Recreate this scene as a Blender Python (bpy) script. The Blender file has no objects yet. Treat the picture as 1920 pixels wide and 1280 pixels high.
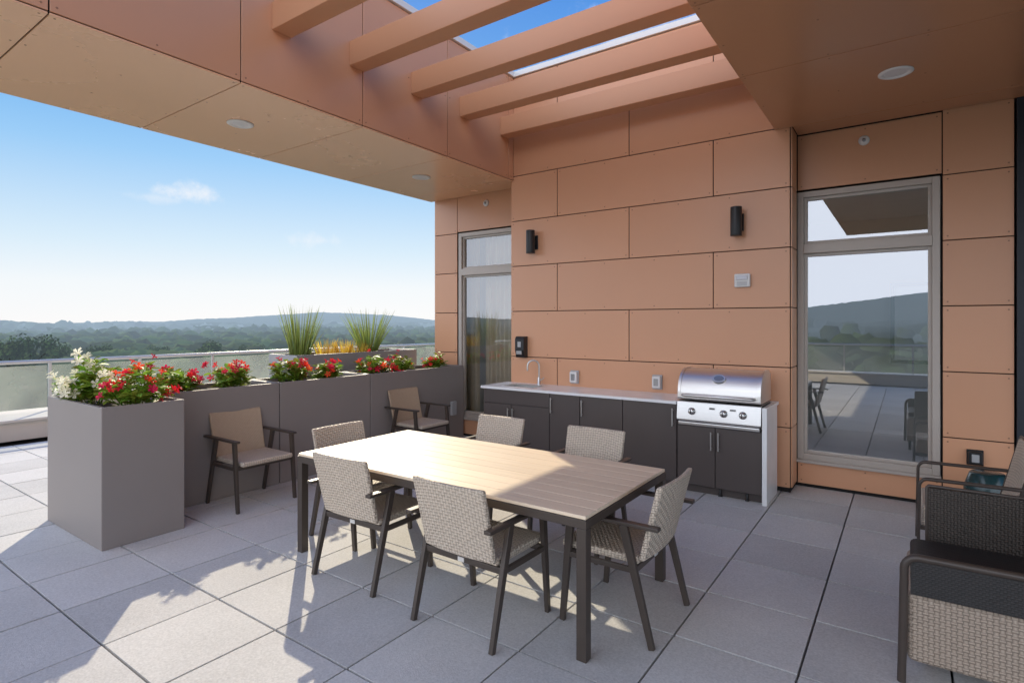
import bpy, bmesh, math, random
import numpy as np
from mathutils import Vector, Matrix, noise
R = math.radians
S = bpy.context.scene
COL = S.collection
rng = random.Random(11)

# ------------------------------------------------------------------ mesh builder
class MB:
    def __init__(s):
        s.v = []; s.f = []; s.m = []; s.s = []; s.mi = 0
    def add(s, vs, fs, smooth=False):
        o = len(s.v)
        s.v += [tuple(v) for v in vs]
        s.f += [tuple(i + o for i in f) for f in fs]
        s.m += [s.mi] * len(fs)
        s.s += [smooth] * len(fs)
        return s
    def box(s, x0, x1, y0, y1, z0, z1):
        vs = [(x0,y0,z0),(x1,y0,z0),(x1,y1,z0),(x0,y1,z0),(x0,y0,z1),(x1,y0,z1),(x1,y1,z1),(x0,y1,z1)]
        return s.add(vs, [(0,3,2,1),(4,5,6,7),(0,1,5,4),(1,2,6,5),(2,3,7,6),(3,0,4,7)])
    def bar(s, p, q, w, h, w2=None, h2=None, up=(0,0,1)):
        p = Vector(p); q = Vector(q); d = (q - p).normalized()
        a = d.cross(Vector(up)).normalized(); b = a.cross(d).normalized()
        w2 = w if w2 is None else w2; h2 = h if h2 is None else h2
        vs = []
        for c, ww, hh in ((p, w, h), (q, w2, h2)):
            for i, j in ((-1,-1),(1,-1),(1,1),(-1,1)):
                vs.append(c + a*(i*ww/2) + b*(j*hh/2))
        return s.add(vs, [(0,3,2,1),(4,5,6,7),(0,1,5,4),(1,2,6,5),(2,3,7,6),(3,0,4,7)])
    def tube(s, pts, r, n=10):
        pts = [Vector(p) for p in pts]
        vs = []; fs = []; a = None
        for i, p in enumerate(pts):
            if i == 0: d = pts[1] - p
            elif i == len(pts)-1: d = p - pts[i-1]
            else: d = (pts[i+1]-p).normalized() + (p-pts[i-1]).normalized()
            d.normalize()
            if a is None:
                a = d.cross(Vector((0.31,0.17,0.93)))
                if a.length < .1: a = d.cross(Vector((1,0,0)))
            a = (a - d*a.dot(d)).normalized(); b = d.cross(a)
            rr = r[i] if isinstance(r, (list, tuple)) else r
            for k in range(n):
                t = 2*math.pi*k/n
                vs.append(p + (a*math.cos(t) + b*math.sin(t))*rr)
        for i in range(len(pts)-1):
            for k in range(n):
                fs.append((i*n+k, i*n+(k+1)%n, (i+1)*n+(k+1)%n, (i+1)*n+k))
        s.add(vs, fs, True)
        o = len(pts)-1
        s.add(vs[:n], [tuple(reversed(range(n)))]); s.add(vs[o*n:], [tuple(range(n))])
        return s
    def lathe(s, prof, c=(0,0,0), n=28, axis='z', smooth=True):
        # prof: list of (r, h); axis direction z, -y or x
        c = Vector(c); vs = []; fs = []
        for r, h in prof:
            for k in range(n):
                t = 2*math.pi*k/n; x, y = r*math.cos(t), r*math.sin(t)
                if axis == 'z': vs.append(c + Vector((x, y, h)))
                elif axis == '-z': vs.append(c + Vector((x, -y, -h)))
                elif axis == '-y': vs.append(c + Vector((x, -h, y)))
                else: vs.append(c + Vector((h, x, y)))
        for i in range(len(prof)-1):
            for k in range(n):
                fs.append((i*n+k, i*n+(k+1)%n, (i+1)*n+(k+1)%n, (i+1)*n+k))
        s.add(vs, fs, smooth)
        s.add(vs[:n], [tuple(reversed(range(n)))]); s.add(vs[-n:], [tuple(range(n))])
        return s
    def prism(s, prof, x0, x1, smooth=False):
        n = len(prof)
        vs = [(x0, y, z) for y, z in prof] + [(x1, y, z) for y, z in prof]
        s.add(vs, [(k, (k+1) % n, n+(k+1) % n, n+k) for k in range(n)], smooth)
        s.add(vs, [tuple(reversed(range(n))), tuple(range(n, 2*n))])
        return s
    def slab(s, f, off, nu, nv):
        off = Vector(off); vs = []
        for w in (0, 1):
            for j in range(nv+1):
                for i in range(nu+1):
                    vs.append(Vector(f(i/nu, j/nv)) + off*w)
        N = (nu+1)*(nv+1); fs = []; W = nu+1
        for j in range(nv):
            for i in range(nu):
                a = j*W+i
                fs.append((a, a+1, a+W+1, a+W)); fs.append((N+a, N+a+W, N+a+W+1, N+a+1))
        for i in range(nu):
            fs.append((i, N+i, N+i+1, i+1)); a = nv*W+i; fs.append((a, a+1, N+a+1, N+a))
        for j in range(nv):
            a = j*W; fs.append((a, a+W, N+a+W, N+a)); a = j*W+nu; fs.append((a, N+a, N+a+W, a+W))
        return s.add(vs, fs)
    def build(s, name, mat, parent=None, bevel=0, local=False, seg=2):
        off = Vector((0,0,0))
        loc = Vector((0,0,0))
        if parent is not None:
            if not local: off = parent.location.copy()
        else:
            a = np.array(s.v); mn = a.min(0); mx = a.max(0)
            loc = Vector(((mn[0]+mx[0])/2, (mn[1]+mx[1])/2, mn[2])); off = loc
        me = bpy.data.meshes.new(name)
        me.from_pydata([(v[0]-off[0], v[1]-off[1], v[2]-off[2]) for v in s.v], [], s.f)
        for m in (mat if isinstance(mat, list) else [mat]): me.materials.append(m)
        me.polygons.foreach_set('material_index', s.m)
        me.polygons.foreach_set('use_smooth', s.s)
        bm = bmesh.new(); bm.from_mesh(me)
        if len(s.f) < 60000: bmesh.ops.recalc_face_normals(bm, faces=bm.faces)
        bm.to_mesh(me); bm.free(); me.update()
        o = bpy.data.objects.new(name, me); COL.objects.link(o)
        o.location = loc
        if parent is not None: o.parent = parent
        if bevel:
            md = o.modifiers.new('bevel', 'BEVEL'); md.width = bevel; md.segments = seg
            md.limit_method = 'ANGLE'; md.angle_limit = R(35)
        return o

def tag(o, label=None, cat=None, group=None, kind=None):
    if label: o['label'] = label
    if cat: o['category'] = cat
    if group: o['group'] = group
    if kind: o['kind'] = kind
    return o
def empty(name, loc=(0,0,0), rz=0):
    o = bpy.data.objects.new(name, None); COL.objects.link(o)
    o.location = loc; o.rotation_euler = (0,0,rz); o.empty_display_size = .2
    return o
def copy_tree(o, parent=None):
    c = o.copy(); COL.objects.link(c)
    if parent is not None: c.parent = parent
    for ch in list(o.children): copy_tree(ch, c)
    return c

# ------------------------------------------------------------------ materials
class NT:
    def __init__(s, name):
        s.mat = bpy.data.materials.new(name); s.mat.use_nodes = True
        s.t = s.mat.node_tree; s.t.nodes.clear()
        s.out = s.n('ShaderNodeOutputMaterial')
    def n(s, typ, **k):
        x = s.t.nodes.new(typ)
        for a, b in k.items(): setattr(x, a, b)
        return x
    def l(s, a, b): s.t.links.new(a, b)
    def put(s, sock, v):
        if hasattr(v, 'is_output'): s.l(v, sock)
        else: sock.default_value = v
    def math(s, op, a, b=None, c=None):
        x = s.n('ShaderNodeMath', operation=op)
        s.put(x.inputs[0], a)
        if b is not None: s.put(x.inputs[1], b)
        if c is not None: s.put(x.inputs[2], c)
        return x.outputs[0]
    def mix(s, f, a, b):
        x = s.n('ShaderNodeMix', data_type='RGBA')
        s.put(x.inputs['Factor'], f); s.put(x.inputs[6], a); s.put(x.inputs[7], b)
        return x.outputs[2]
    def noise(s, vec, scale, detail=4, rough=.55):
        x = s.n('ShaderNodeTexNoise'); s.put(x.inputs['Vector'], vec)
        x.inputs['Scale'].default_value = scale; x.inputs['Detail'].default_value = detail
        x.inputs['Roughness'].default_value = rough
        return x.outputs['Fac']
def c4(c): return (c[0], c[1], c[2], 1)

def pm(name, col, rough=.5, metal=0, var=.06, vscale=3, bump=0, bscale=60, island=0, spec=.5, stretch=None, speck=0, sscale=200, hue=0, transl=0):
    t = NT(name); tc = t.n('ShaderNodeTexCoord').outputs['Object']
    if stretch:
        mp = t.n('ShaderNodeMapping'); t.l(tc, mp.inputs['Vector']); mp.inputs['Scale'].default_value = stretch
        tc = mp.outputs['Vector']
    nz = t.noise(tc, vscale, 5)
    val = t.math('MULTIPLY_ADD', nz, 2*var*1.6, 1 - var*1.6)
    geo = t.n('ShaderNodeNewGeometry')
    rp = geo.outputs['Random Per Island']
    if island:
        val = t.math('ADD', val, t.math('MULTIPLY_ADD', rp, 2*island, -island))
    if speck:
        sn = t.noise(tc, sscale, 2)
        val = t.math('ADD', val, t.math('MULTIPLY_ADD', sn, 2*speck, -speck))
    hs = t.n('ShaderNodeHueSaturation'); hs.inputs['Color'].default_value = c4(col); t.l(val, hs.inputs['Value'])
    if hue: t.l(t.math('MULTIPLY_ADD', rp, 2*hue, .5-hue), hs.inputs['Hue'])
    b = t.n('ShaderNodeBsdfPrincipled')
    t.l(hs.outputs['Color'], b.inputs['Base Color'])
    t.l(t.math('MULTIPLY_ADD', nz, .08, rough-.04), b.inputs['Roughness'])
    b.inputs['Metallic'].default_value = metal
    b.inputs['Specular IOR Level'].default_value = spec
    if bump:
        bp = t.n('ShaderNodeBump'); bp.inputs['Strength'].default_value = bump; bp.inputs['Distance'].default_value = .004
        t.l(t.noise(tc, bscale, 4), bp.inputs['Height']); t.l(bp.outputs['Normal'], b.inputs['Normal'])
    sh = b.outputs[0]
    if transl:
        tr = t.n('ShaderNodeBsdfTranslucent'); t.l(hs.outputs['Color'], tr.inputs['Color'])
        mx = t.n('ShaderNodeMixShader'); mx.inputs[0].default_value = transl
        t.l(sh, mx.inputs[1]); t.l(tr.outputs[0], mx.inputs[2]); sh = mx.outputs[0]
    t.l(sh, t.out.inputs['Surface'])
    return t.mat

def weave(name, light, dark, ca=.021, cb=.014, bs=.8):
    t = NT(name); tn = t.n('ShaderNodeTexCoord'); tc = tn.outputs['Object']
    sp = t.n('ShaderNodeSeparateXYZ'); t.l(tc, sp.inputs[0])
    sn = t.n('ShaderNodeSeparateXYZ'); t.l(tn.outputs['Normal'], sn.inputs[0])
    side = t.math('GREATER_THAN', t.math('ABSOLUTE', sn.outputs[0]), .7)      # faces turned sideways run along y
    inv = t.math('SUBTRACT', 1.0, side)
    ca_ = t.math('ADD', t.math('MULTIPLY', sp.outputs[0], inv), t.math('MULTIPLY', sp.outputs[1], side))
    cb_ = t.math('ADD', t.math('MULTIPLY', sp.outputs[1], inv), sp.outputs[2])
    a = t.math('DIVIDE', ca_, ca)
    b = t.math('DIVIDE', cb_, cb)
    par = t.math('FLOORED_MODULO', t.math('ADD', t.math('FLOOR', a), t.math('FLOOR', b)), 2.0)
    sa = t.math('ABSOLUTE', t.math('SINE', t.math('MULTIPLY', a, math.pi)))
    sb = t.math('ABSOLUTE', t.math('SINE', t.math('MULTIPLY', b, math.pi)))
    h = t.math('ADD', t.math('MULTIPLY', par, sa), t.math('MULTIPLY', t.math('SUBTRACT', 1.0, par), sb))
    nz = t.noise(tc, 30, 3)
    f = t.math('MULTIPLY', t.math('POWER', h, .6), t.math('MULTIPLY_ADD', nz, .5, .72))
    col = t.mix(f, c4(dark), c4(light))
    p = t.n('ShaderNodeBsdfPrincipled'); t.l(col, p.inputs['Base Color']); p.inputs['Roughness'].default_value = .6
    bp = t.n('ShaderNodeBump'); bp.inputs['Strength'].default_value = bs; bp.inputs['Distance'].default_value = .006
    t.l(h, bp.inputs['Height']); t.l(bp.outputs['Normal'], p.inputs['Normal'])
    t.l(p.outputs[0], t.out.inputs['Surface'])
    return t.mat

def glass_mat(name, refl, tint, rough=0.0, rcol=(1,1,1)):
    t = NT(name)
    tr = t.n('ShaderNodeBsdfTransparent'); tr.inputs[0].default_value = c4(tint)
    gl = t.n('ShaderNodeBsdfGlossy'); gl.inputs['Roughness'].default_value = rough; gl.inputs['Color'].default_value = c4(rcol)
    lw = t.n('ShaderNodeFresnel'); lw.inputs['IOR'].default_value = 1.5
    f = t.math('ADD', lw.outputs[0], refl)
    m = t.n('ShaderNodeMixShader'); t.l(f, m.inputs[0]); t.l(tr.outputs[0], m.inputs[1]); t.l(gl.outputs[0], m.inputs[2])
    t.l(m.outputs[0], t.out.inputs['Surface'])
    return t.mat
def frosted(name):
    t = NT(name)
    tr = t.n('ShaderNodeBsdfTransparent'); tr.inputs[0].default_value = (.92,.96,.93,1)
    df = t.n('ShaderNodeBsdfTranslucent'); df.inputs[0].default_value = (.86,.87,.78,1)
    d2 = t.n('ShaderNodeBsdfPrincipled'); d2.inputs['Base Color'].default_value = (.80,.81,.72,1); d2.inputs['Roughness'].default_value = .05
    a = t.n('ShaderNodeMixShader'); a.inputs[0].default_value = .4; t.l(df.outputs[0], a.inputs[1]); t.l(d2.outputs[0], a.inputs[2])
    tc = t.n('ShaderNodeTexCoord').outputs['Object']
    f = t.math('MULTIPLY_ADD', t.noise(tc, .9, 4), .5, .0)
    m = t.n('ShaderNodeMixShader'); t.l(f, m.inputs[0]); t.l(tr.outputs[0], m.inputs[1]); t.l(a.outputs[0], m.inputs[2])
    t.l(m.outputs[0], t.out.inputs['Surface'])
    return t.mat
HAZE_PAINT = (.40,.52,.65)  # airlight painted into the land materials as emission, stronger with distance
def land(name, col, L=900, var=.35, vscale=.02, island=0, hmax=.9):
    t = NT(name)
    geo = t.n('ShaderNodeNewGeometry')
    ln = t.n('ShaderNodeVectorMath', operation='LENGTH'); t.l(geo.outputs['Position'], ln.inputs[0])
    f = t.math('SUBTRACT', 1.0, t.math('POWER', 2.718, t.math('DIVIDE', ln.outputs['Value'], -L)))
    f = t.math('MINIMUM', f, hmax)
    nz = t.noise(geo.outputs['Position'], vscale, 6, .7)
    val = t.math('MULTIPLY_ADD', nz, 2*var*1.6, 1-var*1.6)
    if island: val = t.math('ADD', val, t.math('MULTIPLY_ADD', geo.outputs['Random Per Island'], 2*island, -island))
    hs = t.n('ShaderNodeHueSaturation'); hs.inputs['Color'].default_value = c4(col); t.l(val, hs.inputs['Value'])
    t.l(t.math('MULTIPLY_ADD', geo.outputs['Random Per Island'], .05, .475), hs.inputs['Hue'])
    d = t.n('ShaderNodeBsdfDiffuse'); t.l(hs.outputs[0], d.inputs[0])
    e = t.n('ShaderNodeEmission'); e.inputs[0].default_value = c4(HAZE_PAINT); e.inputs[1].default_value = 1
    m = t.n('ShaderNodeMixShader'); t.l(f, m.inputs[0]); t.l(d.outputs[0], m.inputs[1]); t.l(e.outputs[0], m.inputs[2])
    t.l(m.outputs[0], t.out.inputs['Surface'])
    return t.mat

COPPER = pm('copper_panel', (.665,.345,.195), .32, 0, .04, .7, .03, 25, .05, .5)
COPPER_LIT = pm('copper_soffit_lit', (.84,.50,.29), .27, .1, .03, .7, .008, 14, .03, .9)  # same copper, lightened in its colour to stand in for soffit glow
COPPER_SHADE = pm('copper_shade_painted', (.52,.25,.125), .30, 0, .03, .7, .02, 25, .03, .6)  # same copper as the walls, canopy shade painted in as darker colour
COPPER_BEAM = pm('copper_beam', (.61,.305,.165), .38, 0, .04, 1.0, .03, 25, 0, .5)
RIVET = pm('rivet', (.36,.18,.10), .35, .2, .02)
DARKGAP = pm('joint_dark', (.012,.010,.009), .9, 0, .02)
COPING = pm('coping_white', (.75,.75,.73), .35, 0, .03)
NAVY = pm('navy_panel', (.012,.016,.024), .45, 0, .05)
PAVER = pm('paver_concrete', (.555,.545,.535), .82, 0, .14, 1.1, .5, 150, .10, .3, speck=.28, sscale=85)
PLANTER = pm('planter_taupe', (.27,.235,.215), .5, 0, .04, 2, .05, 90, .0, .4)
PLANTER2 = pm('planter_grey', (.32,.315,.315), .5, 0, .04, 2, .05, 90, .0, .4)
SOIL = pm('soil', (.035,.025,.018), .95, 0, .3, 20, .8, 40)
WICKER = weave('wicker_taupe', (.68,.57,.45), (.27,.21,.16))
WICKER_B = weave('wicker_base', (.44,.35,.27), (.15,.115,.085))
WICKER_T = weave('wicker_tan', (.52,.385,.265), (.35,.25,.17), .012, .010, .3)
WICKER_D = weave('wicker_dark', (.085,.070,.058), (.012,.010,.009), .015, .012)
SLING = weave('sling_black', (.030,.027,.025), (.006,.005,.005), .012, .010, .3)
BRONZE = pm('bronze_frame', (.068,.052,.042), .38, .15, .08, 8, 0, 1, 0, .5)
TEAK = pm('pale_teak', (.80,.65,.475), .38, 0, .10, 6, .12, 40, .05, .45, stretch=(.35,9,1))
TAGM = pm('tag_pale', (.65,.62,.58), .4)
STEEL = pm('stainless', (.66,.645,.62), .3, 1, .05, 5, .04, 60, stretch=(1,1,18))
STEEL_H = pm('stainless_hood', (.74,.715,.68), .36, 1, .04, 5, .04, 60, stretch=(1,12,12))
STEEL_D = pm('stainless_dark', (.34,.34,.34), .3, 1, .05)
RAILP = pm('rail_steel', (.66,.65,.62), .3, .5, .04)
CABINET = pm('cabinet_brown', (.08,.064,.058), .42, 0, .05, 3, .03, 80)
QUARTZ = pm('white_quartz', (.82,.82,.81), .22, 0, .06, 4)
BLACK = pm('black_metal', (.014,.014,.015), .38, 0, .08)
WHITEP = pm('white_plastic', (.72,.71,.69), .35, 0, .03)
GREYP = pm('grey_plastic', (.42,.42,.42), .3, 0, .03)
REDP = pm('lens_clear', (.55,.55,.58), .1, 0, .02)
FRAME = pm('window_frame', (.47,.415,.36), .4, .1, .03)
GLASS = glass_mat('window_glass', .30, (.92,.94,.94))
GLASS_L = glass_mat('window_glass_clearer', .14, (.95,.96,.96))
CLEAR = glass_mat('clear_glass', .03, (.95,.96,.96))
RAILGL = frosted('rail_glass')
ROOMW = pm('room_wall', (.7,.67,.62), .8, 0, .03)
CURT = pm('curtain', (.86,.76,.60), .8, 0, .06, 10, transl=.5)
PARAPET = pm('parapet_pale', (.66,.60,.53), .6, 0, .05, 2, .1, 60)
LAMP = pm('lamp_trim', (.8,.79,.76), .4, 0, .02)
LEAF = pm('leaf_green', (.30,.40,.05), .48, 0, .1, 8, 0, 1, .45, .35, hue=.045, transl=.4)
PETAL_R = pm('petal_red', (.82,.025,.045), .5, 0, .1, 8, 0, 1, .25, .3, hue=.02, transl=.35)
PETAL_W = pm('petal_white', (.92,.88,.70), .5, 0, .05, 8, 0, 1, .1, .3, transl=.3)
GRASS = pm('grass_blade', (.27,.33,.09), .5, 0, .1, 8, 0, 1, .4, .4, hue=.03, transl=.4)
GRASS_Y = pm('grass_gold', (.78,.52,.07), .6, 0, .1, 8, 0, 1, .35, .3, hue=.03, transl=.4)
TEAL = pm('teal_ceramic', (.012,.05,.055), .2, 0, .1)
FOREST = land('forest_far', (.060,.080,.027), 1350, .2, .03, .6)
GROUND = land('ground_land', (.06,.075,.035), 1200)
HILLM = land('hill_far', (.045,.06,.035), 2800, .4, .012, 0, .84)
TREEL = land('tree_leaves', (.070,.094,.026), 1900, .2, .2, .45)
BARK = pm('bark', (.07,.05,.035), .9)
BASE = pm('facade_base', (.35,.30,.26), .7)

# ------------------------------------------------------------------ camera
F = 1054.0; CX = 960.0; HY = 606.0; ANG = R(35.07)
cam = bpy.data.cameras.new('camera'); co = bpy.data.objects.new('camera', cam); COL.objects.link(co)
co.location = (0,0,1.7); co.rotation_euler = (R(90), 0, ANG)
cam.sensor_width = 36; cam.lens = 36*F/1920; cam.shift_y = -(640-HY)/1920
cam.clip_start = .05; cam.clip_end = 60000
S.camera = co
VIEW = Vector((-math.sin(ANG), math.cos(ANG), 0)); RIGHT = Vector((math.cos(ANG), math.sin(ANG), 0))

# ------------------------------------------------------------------ light
AZ = R(53); EL = R(28.5)      # sun: left of +Y
sd = Vector((-math.sin(AZ)*math.cos(EL), math.cos(AZ)*math.cos(EL), math.sin(EL)))
sun = bpy.data.lights.new('sun', 'SUN'); so = bpy.data.objects.new('sun', sun); COL.objects.link(so)
sun.energy = 5.0; sun.angle = R(.5); sun.color = (1,.88,.66)
so.location = sd*50; so.rotation_euler = (-sd).to_track_quat('-Z','Y').to_euler()

w = bpy.data.worlds.new('World'); S.world = w; w.use_nodes = True
nt = w.node_tree; nt.nodes.clear()
def wn(typ, **k):
    x = nt.nodes.new(typ)
    for a, b in k.items(): setattr(x, a, b)
    return x
def wm(op, a, b=None, c=None):
    x = wn('ShaderNodeMath', operation=op)
    for i, v in enumerate((a, b, c)):
        if v is None: continue
        if hasattr(v, 'is_output'): nt.links.new(v, x.inputs[i])
        else: x.inputs[i].default_value = v
    return x.outputs[0]
def wmix(f, a, b, typ='MIX'):
    x = wn('ShaderNodeMix', data_type='RGBA', blend_type=typ)
    for sk, v in ((x.inputs['Factor'], f), (x.inputs[6], a), (x.inputs[7], b)):
        if hasattr(v, 'is_output'): nt.links.new(v, sk)
        else: sk.default_value = v
    return x.outputs[2]
SB = .13
sky = wn('ShaderNodeTexSky', sky_type='NISHITA'); sky.sun_disc = False
sky.sun_elevation = EL; sky.sun_rotation = R(360)-AZ
sky.altitude = 100; sky.air_density = 1.0; sky.dust_density = .6; sky.ozone_density = 3
tc = wn('ShaderNodeTexCoord'); DIR = tc.outputs['Generated']
sep = wn('ShaderNodeSeparateXYZ'); nt.links.new(DIR, sep.inputs[0])
# clear-air gradient by elevation, blended with the physical sky
ramp = wn('ShaderNodeValToRGB'); cr = ramp.color_ramp
nt.links.new(sep.outputs[2], ramp.inputs[0])
stops = [(0,(.96,.965,.985)),(.06,(.90,.945,.985)),(.12,(.69,.85,.975)),(.25,(.30,.60,.95)),(.32,(.16,.47,.90)),(.5,(.055,.28,.80)),(1,(.03,.18,.60))]
while len(cr.elements) < len(stops): cr.elements.new(.5)
for e, (p, c) in zip(cr.elements, stops): e.position = p; e.color = c4(c)
grad = wmix(1.0, ramp.outputs[0], (1/SB,1/SB,1/SB,1), 'MULTIPLY')
gm = wn('ShaderNodeGamma'); nt.links.new(sky.outputs[0], gm.inputs[0]); gm.inputs[1].default_value = .5
phys = wmix(1.0, gm.outputs[0], (2.2,2.2,2.2,1), 'MULTIPLY')
base = wmix(.10, grad, phys)
# unseen low cloud bank, added opposite the sun as fill for the walls
nb = wn('ShaderNodeTexNoise'); nb.inputs['Scale'].default_value = 2.2; nb.inputs['Detail'].default_value = 6
nt.links.new(DIR, nb.inputs['Vector'])
db = wn('ShaderNodeVectorMath', operation='DOT_PRODUCT'); nt.links.new(DIR, db.inputs[0]); db.inputs[1].default_value = Vector((.06,-.99,.10)).normalized()
mb = wn('ShaderNodeMapRange', interpolation_type='SMOOTHSTEP'); nt.links.new(wm('ADD', db.outputs['Value'], wm('MULTIPLY_ADD', nb.outputs['Fac'], .5, -.25)), mb.inputs[0])
mb.inputs[1].default_value = .1; mb.inputs[2].default_value = .75; mb.inputs[3].default_value = 0; mb.inputs[4].default_value = 1
mz = wn('ShaderNodeMapRange', interpolation_type='SMOOTHSTEP'); nt.links.new(sep.outputs[2], mz.inputs[0])
mz.inputs[1].default_value = .42; mz.inputs[2].default_value = .9; mz.inputs[3].default_value = 1; mz.inputs[4].default_value = .25
base = wmix(wm('MULTIPLY', mb.outputs[0], mz.outputs[0]), base, (1.98/SB, 2.14/SB, 2.46/SB, 1))
nz = wn('ShaderNodeTexNoise'); nz.inputs['Scale'].default_value = 26; nz.inputs['Detail'].default_value = 7; nz.inputs['Roughness'].default_value = .6
nt.links.new(tc.outputs['Generated'], nz.inputs['Vector'])
acc = None
for px, py, a, b, op in ((352,362,.052,.017,.75),(590,452,.050,.016,.55),(1190,70,.16,.05,.55),(300,372,.05,.010,.35)):
    c = (VIEW + RIGHT*((px-CX)/F) + Vector((0,0,1))*((HY-py)/F)).normalized()
    rt = c.cross(Vector((0,0,1))).normalized(); up = rt.cross(c).normalized()
    sb = wn('ShaderNodeVectorMath', operation='SUBTRACT'); nt.links.new(tc.outputs['Generated'], sb.inputs[0]); sb.inputs[1].default_value = c
    dr = wn('ShaderNodeVectorMath', operation='DOT_PRODUCT'); nt.links.new(sb.outputs[0], dr.inputs[0]); dr.inputs[1].default_value = rt/a
    du = wn('ShaderNodeVectorMath', operation='DOT_PRODUCT'); nt.links.new(sb.outputs[0], du.inputs[0]); du.inputs[1].default_value = up/b
    rr = wm('SQRT', wm('ADD', wm('POWER', wm('ABSOLUTE', dr.outputs['Value']), 2.0), wm('POWER', wm('ABSOLUTE', du.outputs['Value']), 2.0)))
    f = wm('SUBTRACT', 1.0, rr)
    f = wm('ADD', f, wm('MULTIPLY_ADD', nz.outputs['Fac'], 3.0, -1.55))
    mr = wn('ShaderNodeMapRange', interpolation_type='SMOOTHSTEP'); nt.links.new(f, mr.inputs[0])
    mr.inputs[1].default_value = -.1; mr.inputs[2].default_value = 1.2; mr.inputs[3].default_value = 0; mr.inputs[4].default_value = op
    near = wm('LESS_THAN', rr, 2.2)
    g = wm('MULTIPLY', mr.outputs[0], near)
    acc = g if acc is None else wm('MAXIMUM', acc, g)
final = wmix(acc, base, (.96/SB,.96/SB,.98/SB,1))
bg = wn('ShaderNodeBackground'); nt.links.new(final, bg.inputs[0]); bg.inputs[1].default_value = SB
ow = wn('ShaderNodeOutputWorld'); nt.links.new(bg.outputs[0], ow.inputs[0])
S.view_settings.view_transform = 'Standard'; S.view_settings.look = 'None'; S.view_settings.exposure = 0

# ------------------------------------------------------------------ terrain
def terr(x, y):
    r = math.hypot(x, y)
    k = max(0, min(1, (r-250)/1500))
    return -23 + k*(noise.noise(Vector((x/520, y/520, 3.1)))*17 + noise.noise(Vector((x/190, y/190, 7.7)))*6)
g = MB(); rings = [20,120,220,320,450,600,800,1000,1250,1500,1800,2200,2700,3300,4000,5000,7000,11000,20000,40000]
NA = 180; vs = [(0,0,-23)]; fs = []
for r in rings:
    for k in range(NA):
        t = 2*math.pi*k/NA; x, y = r*math.cos(t), r*math.sin(t)
        vs.append((x, y, terr(x, y) if r < 6000 else -23))
for k in range(NA): fs.append((0, 1+k, 1+(k+1) % NA))
for i in range(len(rings)-1):
    for k in range(NA):
        a = 1+i*NA; fs.append((a+k, a+NA+k, a+NA+(k+1) % NA, a+(k+1) % NA))
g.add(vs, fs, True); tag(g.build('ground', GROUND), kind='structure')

anch = [(-300,602),(0,604),(120,606),(230,602),(300,603),(370,598),(430,596),(490,592),(560,588),(600,585),(650,587),(720,590),(770,595),(815,600),(900,604),(1200,603)]
axs = [math.atan((p[0]-CX)/F) for p in anch]
def ridge(R0, hf, name, wid, step=.25):
    m = MB(); vs = []; fs = []; n = int(360/step)
    for k in range(n):
        th = 2*math.pi*k/n               # angle right of the viewing direction
        if th > math.pi: th -= 2*math.pi
        h = hf(th, R0)
        for rr, z in ((R0-wid, -30), (R0-wid*.45, -30+(h+30)*.62), (R0, h), (R0+wid, -30)):
            q = rr*(1 + .02*noise.noise(Vector((th*30, rr*.001, 0))))
            d = VIEW*math.cos(th) + RIGHT*math.sin(th)
            vs.append((d.x*q, d.y*q, z + (noise.noise(Vector((th*160, rr*.01, 1)))*R0*.0012 if z > -30 else 0)))
    for k in range(n):
        a = 4*k; b = 4*((k+1) % n)
        for j in range(3): fs.append((a+j, b+j, b+j+1, a+j+1))
    m.add(vs, fs, True)
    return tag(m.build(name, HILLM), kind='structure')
def far_h(th, R0):
    if axs[0] < th < axs[-1]:
        y = float(np.interp(th, axs, [p[1] for p in anch]))
        return 1.7 + (HY-y)/F*R0*math.cos(th)
    return 40 + 75*abs(noise.noise(Vector((math.cos(th)*3, math.sin(th)*3, 2)))) + (160*max(0, 1-abs(abs(th)-2.55)/.35))
ridge(5200, far_h, 'hills', 1400)
ridge(3600, lambda th, R0: 4 + 40*noise.noise(Vector((math.cos(th)*9, math.sin(th)*9, 5))) + 5*noise.noise(Vector((th*60,0,1))), 'hills', 900)
ridge(2300, lambda th, R0: -11 + 32*noise.noise(Vector((math.cos(th)*12, math.sin(th)*12, 9))) + 4*noise.noise(Vector((th*70,0,4))), 'hills', 600)
ridge(1400, lambda th, R0: -18 + 18*noise.noise(Vector((math.cos(th)*15, math.sin(th)*15, 19))) + 3*noise.noise(Vector((th*90,0,4))), 'hills', 400)

# forest canopy far below, reads as one mass
bm = bmesh.new(); bmesh.ops.create_icosphere(bm, subdivisions=2, radius=1)
iv = np.array([v.co[:] for v in bm.verts]); bf = np.array([[v.index for v in f.verts] for f in bm.faces]); bm.free()
nr = np.random.default_rng(5)
V = []; Fc = []; off = 0
def crown(x, y, z, r, h):
    global off
    v = iv * (1 + nr.uniform(-.28, .28, (len(iv), 1)))
    v = v*np.array([r, r*nr.uniform(.85,1.15), h]) + np.array([x, y, z])
    V.append(v); Fc.append(bf+off); off += len(iv)
for i in range(6200):
    th = R(nr.uniform(-62, 8)); inv = nr.uniform(1/3000, 1/210); r = 1/inv
    d = VIEW*math.cos(th) + RIGHT*math.sin(th); x, y = d.x*r, d.y*r
    if noise.noise(Vector((x/130, y/130, 0))) < -.32: continue
    rad = nr.uniform(3.2, 7)*(1 + r/1700); z = terr(x, y)
    crown(x, y, z + rad*.6 + 2, rad, rad*nr.uniform(.75, 1.1))
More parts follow.
